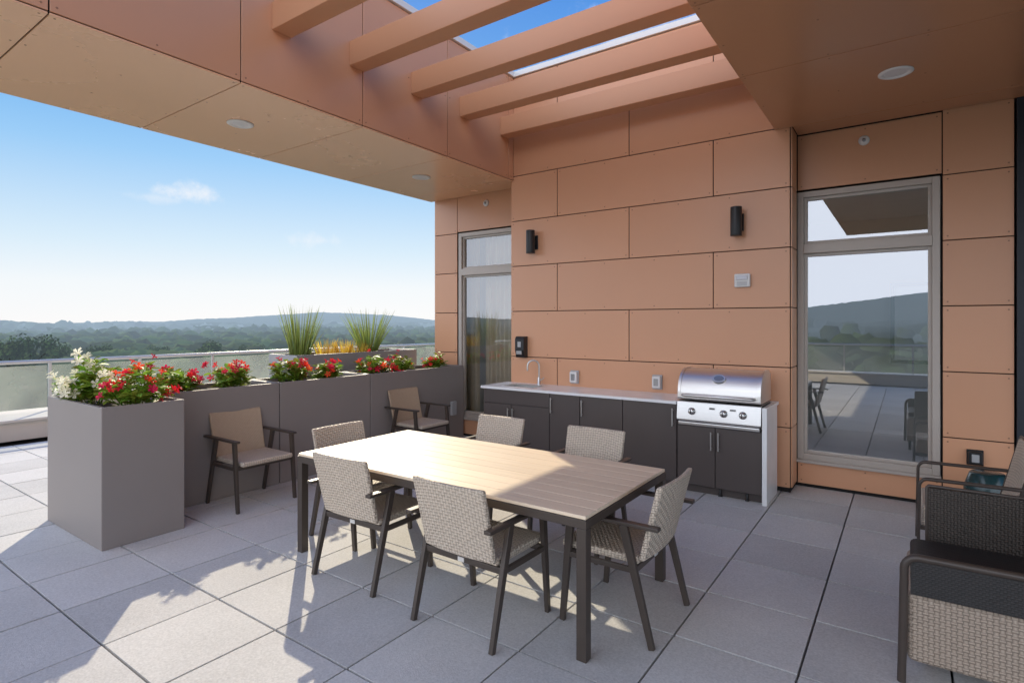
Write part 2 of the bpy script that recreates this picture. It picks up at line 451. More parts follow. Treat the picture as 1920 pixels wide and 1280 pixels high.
for i in range(900):
    th = R(nr.uniform(100, 260)); inv = nr.uniform(1/2500, 1/120); r = 1/inv
    d = VIEW*math.cos(th) + RIGHT*math.sin(th); x, y = d.x*r, d.y*r
    rad = nr.uniform(5, 9)*(1 + r/1500); crown(x, y, terr(x, y) + rad*.6 + 2, rad, rad)
V = np.concatenate(V); Fc = np.concatenate(Fc)
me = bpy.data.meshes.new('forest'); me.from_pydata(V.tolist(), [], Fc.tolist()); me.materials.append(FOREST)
me.polygons.foreach_set('use_smooth', [True]*len(me.polygons)); me.update()
fo = bpy.data.objects.new('forest', me); COL.objects.link(fo)
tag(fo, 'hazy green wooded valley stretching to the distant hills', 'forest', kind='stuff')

# nearer trees one can tell apart
def make_tree():
    root = empty('broadleaf_tree')
    m = MB(); m.tube([(0,0,0),(.2,.1,4),(.1,.3,8),(0,0,12)], [.5,.4,.28,.1], 8)
    for k in range(6):
        a = k*1.05; m.tube([(.1,.2,5+k*.8),(2.2*math.cos(a),2.2*math.sin(a),8+k*.7),(3.6*math.cos(a),3.6*math.sin(a),10+k*.5)], [.2,.12,.05], 6)
    m.build('trunk', BARK, root, local=True)
    m = MB()
    cl = [(rng.uniform(-4,4), rng.uniform(-4,4), rng.uniform(7,15), rng.uniform(1.6,3)) for _ in range(22)]
    cl = [c for c in cl if (c[0]/5)**2+(c[1]/5)**2+((c[2]-11)/5)**2 < 1.1]
    for cx, cy, cz, cr in cl:
        for _ in range(110):
            d = Vector((rng.gauss(0,1), rng.gauss(0,1), rng.gauss(0,1))).normalized()
            p = Vector((cx,cy,cz)) + d*cr*rng.uniform(.6,1.05)
            n = (d + Vector((rng.uniform(-.6,.6), rng.uniform(-.6,.6), rng.uniform(-.3,.8)))).normalized()
            a = n.orthogonal().normalized(); b = n.cross(a); s = rng.uniform(.28,.6)
            m.add([p+a*s, p+b*s*.7, p-a*s, p-b*s*.7], [(0,1,2,3)])
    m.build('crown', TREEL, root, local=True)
    return root
tp = make_tree()
TREES = [(18,645,160,1.0,'dark leafy tree at the far left edge beyond the glass railing'),
         (62,634,165,1.15,'tallest dark tree beyond the glass railing, above the white flowers'),
         (100,648,180,.9,'shorter dark tree just right of the tallest one beyond the railing'),
         (190,650,200,.9,'rounded tree beyond the railing, left of the first red flowers in the long planter row'),
         (300,652,230,.8,'small tree beyond the railing above the leftmost planter of the long row'),
         (395,644,210,1.0,'rounded green tree beyond the railing above the nearer armchair'),
         (470,649,240,.95,'tree beyond the railing, just left of the tall grass tufts')]
for i, (px, py, d, sc, lab) in enumerate(TREES):
    o = tp if i == 0 else copy_tree(tp)
    p = VIEW*d + RIGHT*((px-CX)/F*d); topz = 1.7 + (HY-py)/F*d
    o.location = (p.x, p.y, topz - 16*sc); o.scale = (sc,sc,sc); o.rotation_euler.z = i*1.7
    tag(o, lab, 'tree', 'trees beyond the railing')

# ------------------------------------------------------------------ terrace floor
X0, Y0 = -.43, 1.80; PS = .61
fl = MB()
for i in range(-17, 9):
    for j in range(-12, 9):
        x0 = X0+i*PS; y0 = Y0+j*PS
        if x0 < -10.7 or y0 < -5.2 or y0 > 6.6: continue
        dz = rng.uniform(-.0015, .0015)
        fl.box(x0+.006, x0+PS-.006, y0+.0075, y0+PS-.0075, -.055, dz)
tag(fl.build('terrace_floor', PAVER), kind='structure')
u = MB(); u.box(-11.7, 5.2, -6, 12, -.5, -.05); tag(u.build('terrace_underlay', DARKGAP), kind='structure')

# ------------------------------------------------------------------ cladding helpers
HG = .0048
def pan(m, ax, c, u0, u1, w0, w1, t=.014, rv=True, mid=1):
    g = HG; u0 += g; u1 -= g; w0 += g; w1 -= g
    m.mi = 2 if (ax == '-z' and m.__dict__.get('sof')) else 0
    if ax == '-y': m.box(u0, u1, c, c+t, w0, w1)
    elif ax == '+x': m.box(c-t, c, u0, u1, w0, w1)
    elif ax == '-x': m.box(c, c+t, u0, u1, w0, w1)
    elif ax == '-z': m.box(u0, u1, w0, w1, c, c+t)
    if not rv: return
    m.mi = 1
    nu = max(1, round((u1-u0)/.62)); nw = max(1, round((w1-w0)/.62)); e = .035
    for i in range(nu+1):
        for j in range(nw+1):
            a = u0+e+(u1-u0-2*e)*i/nu; b = w0+e+(w1-w0-2*e)*j/nw
            if ax == '-y': m.lathe([(.009,-.002),(.007,.002)], (a, c, b), 6, '-y', False)
            elif ax == '+x': m.lathe([(.009,-.002),(.007,.002)], (c, a, b), 6, 'x', False)
            elif ax == '-z': m.lathe([(.009,-.002),(.007,.002)], (a, b, c), 6, '-z', False)
    m.mi = 0
ROWS = [.045,.65,1.255,1.86,2.465,3.07,3.675,4.28,5.0]
Y1 = 6.22; Y2 = 6.55; WL = -4.385; WR = -.955; XL = -6.09

bld = empty('building', (-2.5, 8.5, 0))
tag(bld, 'copper panelled building wall with two tall windows behind the outdoor kitchen', 'building')
m = MB()
for k in range(len(ROWS)-1):
    js = [WL, -3.66, -1.71, WR] if k % 2 else [WL, -2.68, WR]
    for a, b in zip(js, js[1:]): pan(m, '-y', Y1, a, b, ROWS[k], ROWS[k+1])
    if k < 6: pan(m, '+x', WR+.014, Y1+.016, Y2-.02, ROWS[k], ROWS[k+1], rv=False)
# left pier and header, right pier and header (recessed plane)
for k in range(len(ROWS)-1):
    pan(m, '-y', Y2, XL, -5.62, ROWS[k], ROWS[k+1])
    if 0 < k < 5:          # corner room has a wide opening with glass on its outer side
        pan(m, '-x', XL-.014, Y2+.016, 7.0, ROWS[k], ROWS[k+1], rv=False); pan(m, '-x', XL-.014, 9.9, 10.4, ROWS[k], ROWS[k+1], rv=False)
    else: pan(m, '-x', XL-.014, Y2+.016, 10.4, ROWS[k], ROWS[k+1], rv=False)
    if ROWS[k+1] < 3.7: pan(m, '-y', Y2, .27, .775, ROWS[k], ROWS[k+1])
pan(m, '-y', Y2, -5.62, WL-.0, 3.085, 3.66); pan(m, '-y', Y2, -.94, .27, 3.085, 3.66)
pan(m, '-y', Y2, -5.62, WL, .03, .262); pan(m, '-y', Y2, -.94, .27, .03, .262)
m.build('cladding', [COPPER, RIVET], bld, bevel=.002, seg=1)
m = MB()
m.box(WL+.016, WR-.002, Y1+.0145, 6.75, 0, 4.98)
m.box(XL+.002, -5.605, Y2+.0145, 6.75, 0, 4.98); m.box(-5.6, WL+.012, Y2+.0145, 6.75, 3.09, 4.97); m.box(-5.6, WL+.012, Y2+.0145, 6.75, 0, .245)
m.box(WR+.001, .262, Y2+.0145, 6.75, 3.09, 3.9); m.box(WR+.001, .262, Y2+.0145, 6.75, 0, .245); m.box(.265, .772, Y2+.0145, 6.75, 0, 3.9)
m.build('joint_backing', DARKGAP, bld)
m = MB(); m.box(.785, 5.2, Y2-.03, 6.75, 0, 3.66); m.build('dark_panel', NAVY, bld, bevel=.004)
m = MB(); m.box(WL-.3, 5.2, Y1-.03, 6.9, 5.003, 5.075); m.build('coping', COPING, bld, bevel=.004)
# rooms
m = MB()
for xa, xb in ((-6.05, -2.75), (-2.65, 4.0)):
    m.box(xa, xb, 10.3, 10.4, 0, 3.4)
    if xa < -6:
        m.box(xb-.05, xb, 6.76, 10.3, 0, 3.4)
        m.box(xa, xa+.05, 6.76, 7.0, 0, 3.4); m.box(xa, xa+.05, 9.9, 10.3, 0, 3.4); m.box(xa, xa+.05, 7.0, 9.9, 0, .65); m.box(xa, xa+.05, 7.0, 9.9, 3.07, 3.4)
    else:
        m.box(xa, xa+.05, 6.76, 10.3, 0, 3.4)
        m.box(xb-.05, xb, 6.76, 7.2, 0, 3.4); m.box(xb-.05, xb, 9.9, 10.3, 0, 3.4); m.box(xb-.05, xb, 7.2, 9.9, 3.07, 3.4)  # unseen side opening, added to let light into this room
    m.box(xa+.05, xb-.05, 6.76, 10.3, -.05, .02); m.box(xa+.05, xb-.05, 6.76, 10.3, 3.3, 3.4)
m.build('room', ROOMW, bld)
m = MB(); m.add([(-6.02,7.0,.65),(-6.02,9.9,.65),(-6.02,9.9,3.07),(-6.02,7.0,3.07)], [(0,1,2,3)]); m.build('side_pane', CLEAR, bld)
m = MB(); m.box(-6.05, 4.1, 10.42, 16, -.5, 4.9); m.box(-6.05, 4.1, 6.76, 10.42, 3.42, 4.9); m.build('upper_block', BASE, bld)
m = MB(); m.box(-11.6, 5.2, -5.9, 16, -24, -.51); m.build('lower_storeys', BASE, bld)

def window(xa, xb, za, zb, zt, gl):
    y0, y1 = Y2+.004, Y2+.11
    m = MB(); t = .06
    m.box(xa, xa+t, y0, y1, za, zb); m.box(xb-t, xb, y0, y1, za, zb)
    m.box(xa+t, xb-t, y0, y1, zb-t, zb); m.box(xa+t, xb-t, y0, y1, za, za+t+.01); m.box(xa+t, xb-t, y0-.01, y1, zt-.05, zt+.05)
    s = .03; yy0, yy1 = y0+.03, y1-.02
    for a, b in ((za+t+.01, zt-.05), (zt+.05, zb-t)):
        m.box(xa+t, xa+t+s, yy0, yy1, a, b); m.box(xb-t-s, xb-t, yy0, yy1, a, b)
        m.box(xa+t+s, xb-t-s, yy0, yy1, a, a+s); m.box(xa+t+s, xb-t-s, yy0, yy1, b-s, b)
    f = m.build('window', FRAME, bld, bevel=.004)
    for a, b in ((za+t+.01, zt-.05), (zt+.05, zb-t)):
        p = MB(); p.add([(xa+t,y0+.06,a),(xb-t,y0+.06,a),(xb-t,y0+.06,b),(xa+t,y0+.06,b)], [(0,1,2,3)])
        o = p.build('pane', gl, f, local=True)
    q = MB(); q.box(xa-.005, xb+.005, Y2-.05, y0-.001, za-.018, za+.012); q.build('sill', FRAME, f, bevel=.003, local=True)
window(-5.60, WL-.01, .275, 3.07, 2.475, GLASS_L)
window(-.94, .255, .275, 3.07, 2.475, GLASS)
for o in list(bld.children):
    if o.name.startswith('window'):
        for c in o.children: c.location = -bld.location

def curtain(x0, x1, y, z0, z1, lab):
    m = MB(); n = 60; vs = []
    for j in (0, 1):
        for i in range(n+1):
            x = x0+(x1-x0)*i/n; vs.append((x, y+.05*math.sin(i*.95)+.02*math.sin(i*.4), z0 if j == 0 else z1))
    m.add(vs, [(i, i+1, n+2+i, n+1+i) for i in range(n)], True)
    tag(m.build('curtain', CURT), lab, 'curtain', None)
curtain(-5.90, -5.46, 6.90, .06, 3.1, 'cream pleated curtain at the left side inside the narrow window')
curtain(-5.34, -4.60, 6.90, .06, 3.1, 'cream pleated curtain at the right side inside the narrow window by the sink')
pf = empty('picture_frame', (.12, 10.27, 1.1))
tag(pf, 'framed picture on the room wall seen through the large window', 'picture')
m = MB(); a, b, c, d = -.2, .44, 1.1, 2.3
m.box(a, a+.05, 10.24, 10.29, c, d); m.box(b-.05, b, 10.24, 10.29, c, d); m.box(a+.05, b-.05, 10.24, 10.29, c, c+.05); m.box(a+.05, b-.05, 10.24, 10.29, d-.05, d)
m.build('frame', BLACK, pf); m = MB(); m.box(a+.05, b-.05, 10.265, 10.285, c+.05, d-.05); m.build('print', WHITEP, pf)

# ------------------------------------------------------------------ left overhang
XI = -4.34; XO = -6.15; ZB = 3.61
ov = empty('overhang', (-5.25, 1.8, ZB)); tag(ov, 'wide copper panelled overhang beam crossing the upper left above the planters', 'overhang')
m = MB(); m.sof = True; ys = [-3.68,-2.46,-1.24,-.02,1.2,2.425,3.65,4.885,6.1,6.54]
for a, b in zip(ys, ys[1:]):
    pan(m, '-z', ZB, XO+.0, XI-.0, a, b)
    pan(m, '+x', XI, a, min(b, 6.215), ZB+.016, 5.0)
    pan(m, '-x', XO, a, b, ZB+.016, 5.0, rv=False)
m.build('cladding', [COPPER, RIVET, COPPER_LIT], ov, bevel=.002, seg=1)
m = MB(); m.box(XO+.0145, XI-.0145, -3.66, 6.53, ZB+.0145, 4.98); m.build('joint_backing', DARKGAP, ov)
m = MB(); m.box(XO-.03, XI+.03, -3.7, 6.19, 5.003, 5.075); m.build('coping', COPING, ov, bevel=.004)

# ------------------------------------------------------------------ right canopy
XC = -1.1; ZC = 3.66
cn = empty('canopy', (2, 1.5, ZC)); tag(cn, 'shade-darkened copper panelled canopy ceiling over the right side above the large window', 'canopy')
m = MB(); yc = [-1.38,-.16,1.06,2.28,3.5,4.72,6.53]
for a, b in zip(yc, yc[1:]):
    for u0, u1 in ((XC, 1.34), (1.34, 3.78), (3.78, 5.2)):
        if b > 6: 
            pan(m, '-z', ZC, u0, u1, a, 6.215)
            if u0 == XC: pan(m, '-z', ZC+.001, WR+.02, 1.34, 6.215, 6.53, rv=False)
            else: pan(m, '-z', ZC, u0, u1, 6.215, 6.53, rv=False)
        else: pan(m, '-z', ZC, u0, u1, a, b)
    pan(m, '-x', XC, a, min(b, 6.215), ZC+.016, 5.0, rv=False)
m.build('cladding', [COPPER_SHADE, RIVET], cn, bevel=.002, seg=1)
m = MB(); m.box(XC+.0145, 5.18, -1.36, 6.2, ZC+.0155, 4.98); m.box(WR+.03, 5.17, 6.2, 6.53, ZC+.0165, 4.97); m.build('joint_backing', DARKGAP, cn)
m = MB(); m.box(XC-.03, 5.2, -1.42, 6.18, 5.003, 5.07); m.build('coping', COPING, cn, bevel=.004)

# ------------------------------------------------------------------ pergola beams
plab = ['pergola beam nearest the viewer, cut by the top edge of the photo', 'second pergola beam counted from the viewer', 'middle pergola beam of the five copper beams',
        'fourth pergola beam from the viewer, second from the wall', 'pergola beam closest to the panelled wall']
for i, y in enumerate((2.69,3.49,4.30,5.10,5.91)):
    m = MB(); m.box(XI+.001, XC-.001, y, y+.18, 4.15, 4.385)
    tag(m.build('pergola_beam', COPPER_BEAM, bevel=.006), plab[i], 'beam', 'copper pergola beams')

# ------------------------------------------------------------------ recessed lights
for x, y, z, lab in ((-5.22,2.91,ZB,'round recessed light in the overhang, nearer the viewer'),(-5.19,5.33,ZB,'round recessed light in the overhang, nearer the wall'),(-.07,5.32,ZC,'round white recessed light in the copper canopy ceiling at right')):
    rt = empty('ceiling_light', (x, y, z-.002)); tag(rt, lab, 'light', 'recessed ceiling lights')
    m = MB(); m.lathe([(.118,0),(.118,.006),(.105,.012),(.088,.012),(.08,.004)], (0,0,0), 36, '-z'); m.build('trim_ring', LAMP, rt, local=True)
    m = MB(); m.lathe([(.079,.003),(.05,.006),(.001,.007)], (0,0,0), 30, '-z'); m.build('diffuser', WHITEP, rt, local=True)

# ------------------------------------------------------------------ wall fittings
for x, z, lab in ((-4.0,2.757,'black cylinder wall sconce above the sink, left of the two'),(-1.449,2.757,'black cylinder wall sconce above the grill, right of the two')):
    rt = empty('wall_sconce', (x, Y1, z)); tag(rt, lab, 'wall light', 'black wall sconces')
    m = MB(); m.lathe([(.05,-.15),(.056,-.15),(.057,-.145),(.057,.145),(.056,.15),(.05,.15)], (0,-.105,0), 32); m.build('lamp_body', BLACK, rt, local=True)
    m = MB(); m.box(-.055,.055,-.022,-.001,-.09,.09); m.box(-.03,.03,-.06,-.02,-.03,.03); m.build('back_plate', BLACK, rt, local=True, bevel=.004)
rt = empty('alarm_strobe', (-1.406, Y1, 2.148)); tag(rt, 'white square alarm strobe on the wall below the right sconce', 'alarm')
m = MB(); m.box(-.078,.078,-.045,-.001,-.07,.07); m.build('housing', WHITEP, rt, local=True, bevel=.01)
m = MB(); m.box(-.055,.055,-.058,-.044,.005,.05); m.build('lens', REDP, rt, local=True, bevel=.006)
m = MB()
for k in range(4): m.box(-.05,.05,-.049,-.0445,-.055+k*.012,-.049+k*.012)
m.build('grille', GREYP, rt, local=True)
for x, z, lab in ((-.345,3.504,'round white sensor on the header above the large window'),(-5.06,3.465,'round white sensor on the header above the narrow left window')):
    rt = empty('round_sensor', (x, Y2, z)); tag(rt, lab, 'sensor', 'round white sensors')
    m = MB(); m.lathe([(.048,.001),(.048,.012),(.04,.022),(.001,.024)], (0,0,0), 28, '-y'); m.build('base', WHITEP, rt, local=True)
    m = MB(); m.lathe([(.016,.022),(.015,.036),(.001,.038)], (0,0,0), 20, '-y'); m.build('tip', STEEL_D, rt, local=True)
def outlet(x, y, z, lab, cov, sx=.058, sz=.082):
    rt = empty('wall_outlet', (x, y, z)); tag(rt, lab, 'outlet')
    m = MB(); m.box(-sx,sx,-.02,-.001,-sz,sz); m.build('back_box', GREYP if cov is not BLACK else BLACK, rt, local=True, bevel=.005)
    m = MB(); m.box(-sx*.85,sx*.85,-.062,-.0195,-sz*.82,sz*.82); m.build('cover', cov, rt, local=True, bevel=.012)
    m = MB(); m.box(-sx*.45,sx*.45,-.068,-.061,-sz*.5,sz*.5); m.build('socket_window', STEEL_D if cov is not BLACK else GREYP, rt, local=True, bevel=.004)
outlet(-3.40, Y1, 1.03, 'weatherproof outlet on the wall just right of the faucet', WHITEP)
outlet(-2.33, Y1, 1.03, 'weatherproof outlet on the wall just left of the grill', WHITEP)
outlet(.504, Y2, .493, 'dark outlet box low on the pier right of the large window', BLACK, .06, .07)
rt = empty('soap_dispenser', (-4.18, Y1, 1.387)); tag(rt, 'black soap dispenser on the wall above the sink', 'soap dispenser')
m = MB(); m.prism([(-.001,-.14),(-.001,.14),(-.075,.14),(-.1,.1),(-.1,-.04),(-.07,-.14)], -.068, .068); m.build('body', BLACK, rt, local=True, bevel=.012)
m = MB(); m.box(-.025,.025,-.105,-.099,.0,.07); m.build('level_window', GREYP, rt, local=True, bevel=.002)
m = MB(); m.box(-.045,.045,-.112,-.07,-.1,-.05); m.build('push_bar', STEEL_D, rt, local=True, bevel=.006)

# ------------------------------------------------------------------ outdoor kitchen
KF = 5.65; KT = .91
kt = empty('outdoor_kitchen', (-2.75, 5.93, 0)); tag(kt, 'long outdoor kitchen counter with dark brown cabinet doors and white top', 'kitchen counter')
m = MB(); m.box(-4.41, -1.915, KF+.02, Y1-.005, .08, KT-.031); m.box(-1.914, -1.115, KF+.02, Y1-.005, .08, .68); m.box(-4.38, -1.12, KF+.07, Y1-.01, .0, .079)
m.build('cabinet_body', CABINET, kt, bevel=.003)
m = MB(); sx0, sx1, sy0, sy1 = -4.2, -3.72, 5.74, 6.06
m.box(-4.44, sx0, KF-.02, Y1-.004, KT-.03, KT); m.box(sx0, sx1, KF-.02, sy0, KT-.03, KT); m.box(sx0, sx1, sy1, Y1-.004, KT-.03, KT); m.box(sx1, -1.915, KF-.02, Y1-.004, KT-.03, KT)
m.box(-1.915, -1.06, 6.14, Y1-.004, KT-.03, KT)
m.build('countertop', QUARTZ, kt)
m = MB(); m.box(-1.105, -1.062, KF-.02, 6.139, 0, KT-.001); m.build('end_panel', QUARTZ, kt, bevel=.003)
m = MB()
for a in ((sx0+.001, sx0+.012, sy0, sy1), (sx1-.012, sx1-.001, sy0, sy1), (sx0+.012, sx1-.012, sy0+.001, sy0+.012), (sx0+.012, sx1-.012, sy1-.012, sy1-.001)): m.box(a[0], a[1], a[2], a[3], KT-.2, KT+.003)
m.box(sx0+.012, sx1-.012, sy0+.012, sy1-.012, KT-.2, KT-.19)
m.build('sink', STEEL, kt)
DO = [(-4.41,-3.98,.09,.70,'r'),(-3.98,-3.43,.09,.70,'l'),(-3.43,-3.03,.09,.875,'l'),(-3.03,-2.51,.09,.875,'l'),(-2.51,-1.92,.09,.875,'r'),(-1.91,-1.535,.09,.675,'r'),(-1.535,-1.112,.09,.675,'l')]
for i, (a, b, z0, z1, hs) in enumerate(DO):
    m = MB(); m.box(a+.004, b-.004, KF, KF+.019, z0, z1); d = m.build('door', CABINET, kt, bevel=.002)
    hx = b-.035 if hs == 'r' else a+.035
    if i == 2: hx = a+.03
    m = MB(); zc = z1-.13; m.tube([(hx, KF-.03, zc-.09), (hx, KF-.03, zc+.09)], .0075, 10)
    for q in (-.07, .07): m.tube([(hx, KF-.03, zc+q), (hx, KF+.001, zc+q)], .005, 8)
    o = m.build('handle', STEEL, d, local=True); o.location = -kt.location
m = MB(); m.box(-4.406, -3.434, KF, KF+.019, .708, .875); m.build('drawer_front', CABINET, kt, bevel=.002)
for x in (-4.3, -3.2, -2.2, -1.5, -1.25):
    m = MB(); m.lathe([(.02,0),(.02,.01),(.012,.012),(.012,.08)], (x, KF+.05, 0), 14); m.build('leveling_foot', BLACK, kt)
# faucet
fx, fy = -3.87, 6.12
fc = empty('faucet', (fx, fy, KT)); tag(fc, 'stainless gooseneck faucet behind the sink', 'faucet')
dx, dy = -.80, -.60
pts = [(0,0,.02),(0,0,.22)]
for k in range(9):
    a = math.pi*k/8; q = .075*(1-math.cos(a)); pts.append((dx*q, dy*q, .24+.075*math.sin(a)))
pts.append((dx*.15, dy*.15, .18))
m = MB(); m.tube(pts, .011, 12); m.build('spout', STEEL, fc, local=True)
m = MB(); m.lathe([(.027,0),(.027,.01),(.02,.016),(.018,.09),(.013,.1)], (0,0,0), 20); m.build('base', STEEL, fc, local=True)
m = MB(); m.tube([(.015,0,.06),(.055,-.01,.075),(.085,-.015,.1)], [.008,.006,.005], 8); m.build('lever', STEEL, fc, local=True)
# grill
gx0, gx1 = -1.905, -1.112
gr = empty('gas_grill', ((gx0+gx1)/2, 5.9, .68)); tag(gr, 'stainless steel built-in gas grill with closed rounded hood', 'grill')
m = MB(); m.box(gx0+.01, gx1-.01, KF+.03, 6.13, .69, .925); m.build('firebox', STEEL_D, gr, bevel=.004)
m = MB(); m.prism([(KF-.035,.735),(KF-.015,.915),(KF+.035,.93),(KF+.035,.72),(KF-.02,.72)], gx0, gx1); m.build('control_panel', STEEL, gr, bevel=.006)
m = MB(); m.box(gx0+.01, gx1-.01, KF-.03, KF+.03, .682, .716); m.build('drip_tray', STEEL, gr, bevel=.008)
# hood: short vertical lip, sloping front that curves over into a rounded crown
hp = [(KF+.0,.938),(KF-.012,.95),(KF-.010,1.005)]
for k in range(0, 15):
    a = R(168-k*78/14); hp.append((KF+.225+.235*math.cos(a), 1.00+.232*math.sin(a)))
hp += [(KF+.34,1.231),(6.05,1.218),(6.105,1.18),(6.12,1.1),(6.12,.938)]
m = MB(); m.prism(hp, gx0+.03, gx1-.03); m.build('hood', STEEL_H, gr, bevel=.004)
for xa in (gx0+.004, gx1-.03):
    m = MB(); m.prism([(y-.006 if y < 5.9 else y+.006, z+(.008 if z > 1.0 else 0)) for y, z in hp], xa, xa+.026); m.build('hood_side', STEEL_H, gr, bevel=.006)
m = MB(); hz = .985; hy = KF-.07
pts = [(gx0+.06, KF-.004, hz), (gx0+.065, hy+.02, hz), (gx0+.09, hy, hz), (gx1-.09, hy, hz), (gx1-.065, hy+.02, hz), (gx1-.06, KF-.004, hz)]
m.tube(pts, .015, 12); m.build('hood_handle', STEEL_H, gr)
n = 30; gxm = (gx0+gx1)/2
def oval(m, r1, r2, t, c, nrm):
    nrm = Vector(nrm).normalized(); a = Vector((1,0,0)); b = nrm.cross(a).normalized(); c = Vector(c)
    vs = [c+a*r1*math.cos(2*math.pi*k/n)+b*r2*math.sin(2*math.pi*k/n) for k in range(n)] + [c+nrm*t+a*r1*.93*math.cos(2*math.pi*k/n)+b*r2*.9*math.sin(2*math.pi*k/n) for k in range(n)]
    m.add(vs, [(k,(k+1)%n,n+(k+1)%n,n+k) for k in range(n)]); m.add(vs[n:], [tuple(range(n))])
a = R(140); bc = (gxm, KF+.225+.232*math.cos(a), 1.00+.229*math.sin(a)); bn = (0, math.cos(a), math.sin(a))
m = MB(); oval(m, .068, .052, .020, bc, bn); bd = m.build('badge', STEEL, gr)
m = MB(); oval(m, .050, .036, .0235, bc, bn); o = m.build('badge_face', STEEL_D, bd, local=True); o.location = -gr.location
for x in (gx0+.15, gxm+.06, gx1-.16):
    m = MB(); m.lathe([(.036,0),(.036,.008),(.028,.012),(.026,.04),(.02,.045),(.001,.045)], (x, KF-.026, .825), 24, '-y'); k = m.build('knob', STEEL, gr)
    m = MB(); m.box(x-.004, x+.004, KF-.078, KF-.07, .805, .845); o = m.build('knob_grip', BLACK, k, local=True); o.location = -gr.location
for x in (gxm-.05, gxm+.145):
    m = MB(); m.box(x-.026, x+.026, KF-.032, KF-.02, .856, .874); m.build('display', STEEL_D, gr, bevel=.002)

# ------------------------------------------------------------------ planters
def planter(x0, x1, y0, y1, z1, lab, group=None, mt=PLANTER):
    rt = empty('planter', ((x0+x1)/2, (y0+y1)/2, 0)); tag(rt, lab, 'planter', group)
    m = MB(); t = .035
    def ring(a, z): return [(x0+a,y0+a,z),(x1-a,y0+a,z),(x1-a,y1-a,z),(x0+a,y1-a,z)]
    vs = ring(0,0)+ring(0,z1)+ring(t,z1)+ring(t,z1-.2); fs = [(0,3,2,1)]
    for r in range(3):
        for k in range(4): fs.append((r*4+k, r*4+(k+1)%4, r*4+4+(k+1)%4, r*4+4+k))
    fs.append((12,13,14,15)); m.add(vs, fs); m.build('shell', mt, rt, bevel=.006)
    m = MB(); N = 10; vs = []
    for j in range(N+1):
        for i in range(N+1):
            vs.append((x0+t+.002+(x1-x0-2*t-.004)*i/N, y0+t+.002+(y1-y0-2*t-.004)*j/N, z1-.05+rng.uniform(-.012,.012)))
    m.add(vs, [(j*(N+1)+i, j*(N+1)+i+1, (j+1)*(N+1)+i+1, (j+1)*(N+1)+i) for j in range(N) for i in range(N)], True); m.build('soil', SOIL, rt)
planter(-6.08,-4.91,1.67,2.26,1.07,'large free-standing grey planter box at the left with white and red flowers','grey planter boxes')
PX0, PX1 = -6.05, -5.45
planter(PX0,PX1,2.285,3.465,1.07,'grey planter behind the nearer armchair, first of the long row','grey planter boxes')
planter(PX0,PX1,3.475,4.70,1.07,'middle grey planter of the long row, between the two armchairs','grey planter boxes')
planter(PX0,PX1,4.71,6.5,1.07,'grey planter behind the farther armchair, last of the row beside the narrow window','grey planter boxes')
planter(-6.98,-6.35,4.28,6.42,1.29,'taller grey planter at the back holding the tall grasses','grey planter boxes',PLANTER2)
m = MB(); m.box(-5.449,-5.405,6.19,6.29,.36,.56)
tag(m.build('outlet_box', GREYP, bevel=.008), 'pale grey outlet box on the planter end beside the farther armchair', 'outlet')

# ------------------------------------------------------------------ plants
def leaf(m, p, d, n, L, W):
    a = d.normalized(); b = a.cross(n)
    if b.length < 1e-3: b = a.orthogonal()
    b.normalize(); c = b.cross(a).normalized()
    P = [p, p+a*L*.35+b*W*.5+c*L*.06, p+a*L*.7+b*W*.4+c*L*.04, p+a*L-c*L*.08, p+a*L*.7-b*W*.4+c*L*.04, p+a*L*.35-b*W*.5+c*L*.06, p+a*L*.5-c*L*.02]
    m.add(P, [(0,1,6),(1,2,6),(2,3,6),(3,4,6),(4,5,6),(5,0,6)], True)
def bloom(m, p, n, r):
    n = n.normalized(); a = n.orthogonal().normalized(); b = n.cross(a); ph = rng.uniform(0, 6)
    vs = [p]; fs = []
    for k in range(5):
        t = ph+2*math.pi*k/5
        for dt, q, h in ((-.5,.5,.3),(-.42,.95,.42),(.1,1.08,.36),(.5,.6,.32)):
            vs.append(p + (a*math.cos(t+dt)+b*math.sin(t+dt))*r*q + n*r*h)
        o = 1+4*k; fs += [(0,o,o+1,o+2),(0,o+2,o+3)]
    m.add(vs, fs)
    vs2 = [p - n*r*.9] + [p + (a*math.cos(2*math.pi*k/5)+b*math.sin(2*math.pi*k/5))*r*.2 for k in range(5)]
    m.add(vs2, [(0, 1+(k+1)%5, 1+k) for k in range(5)])
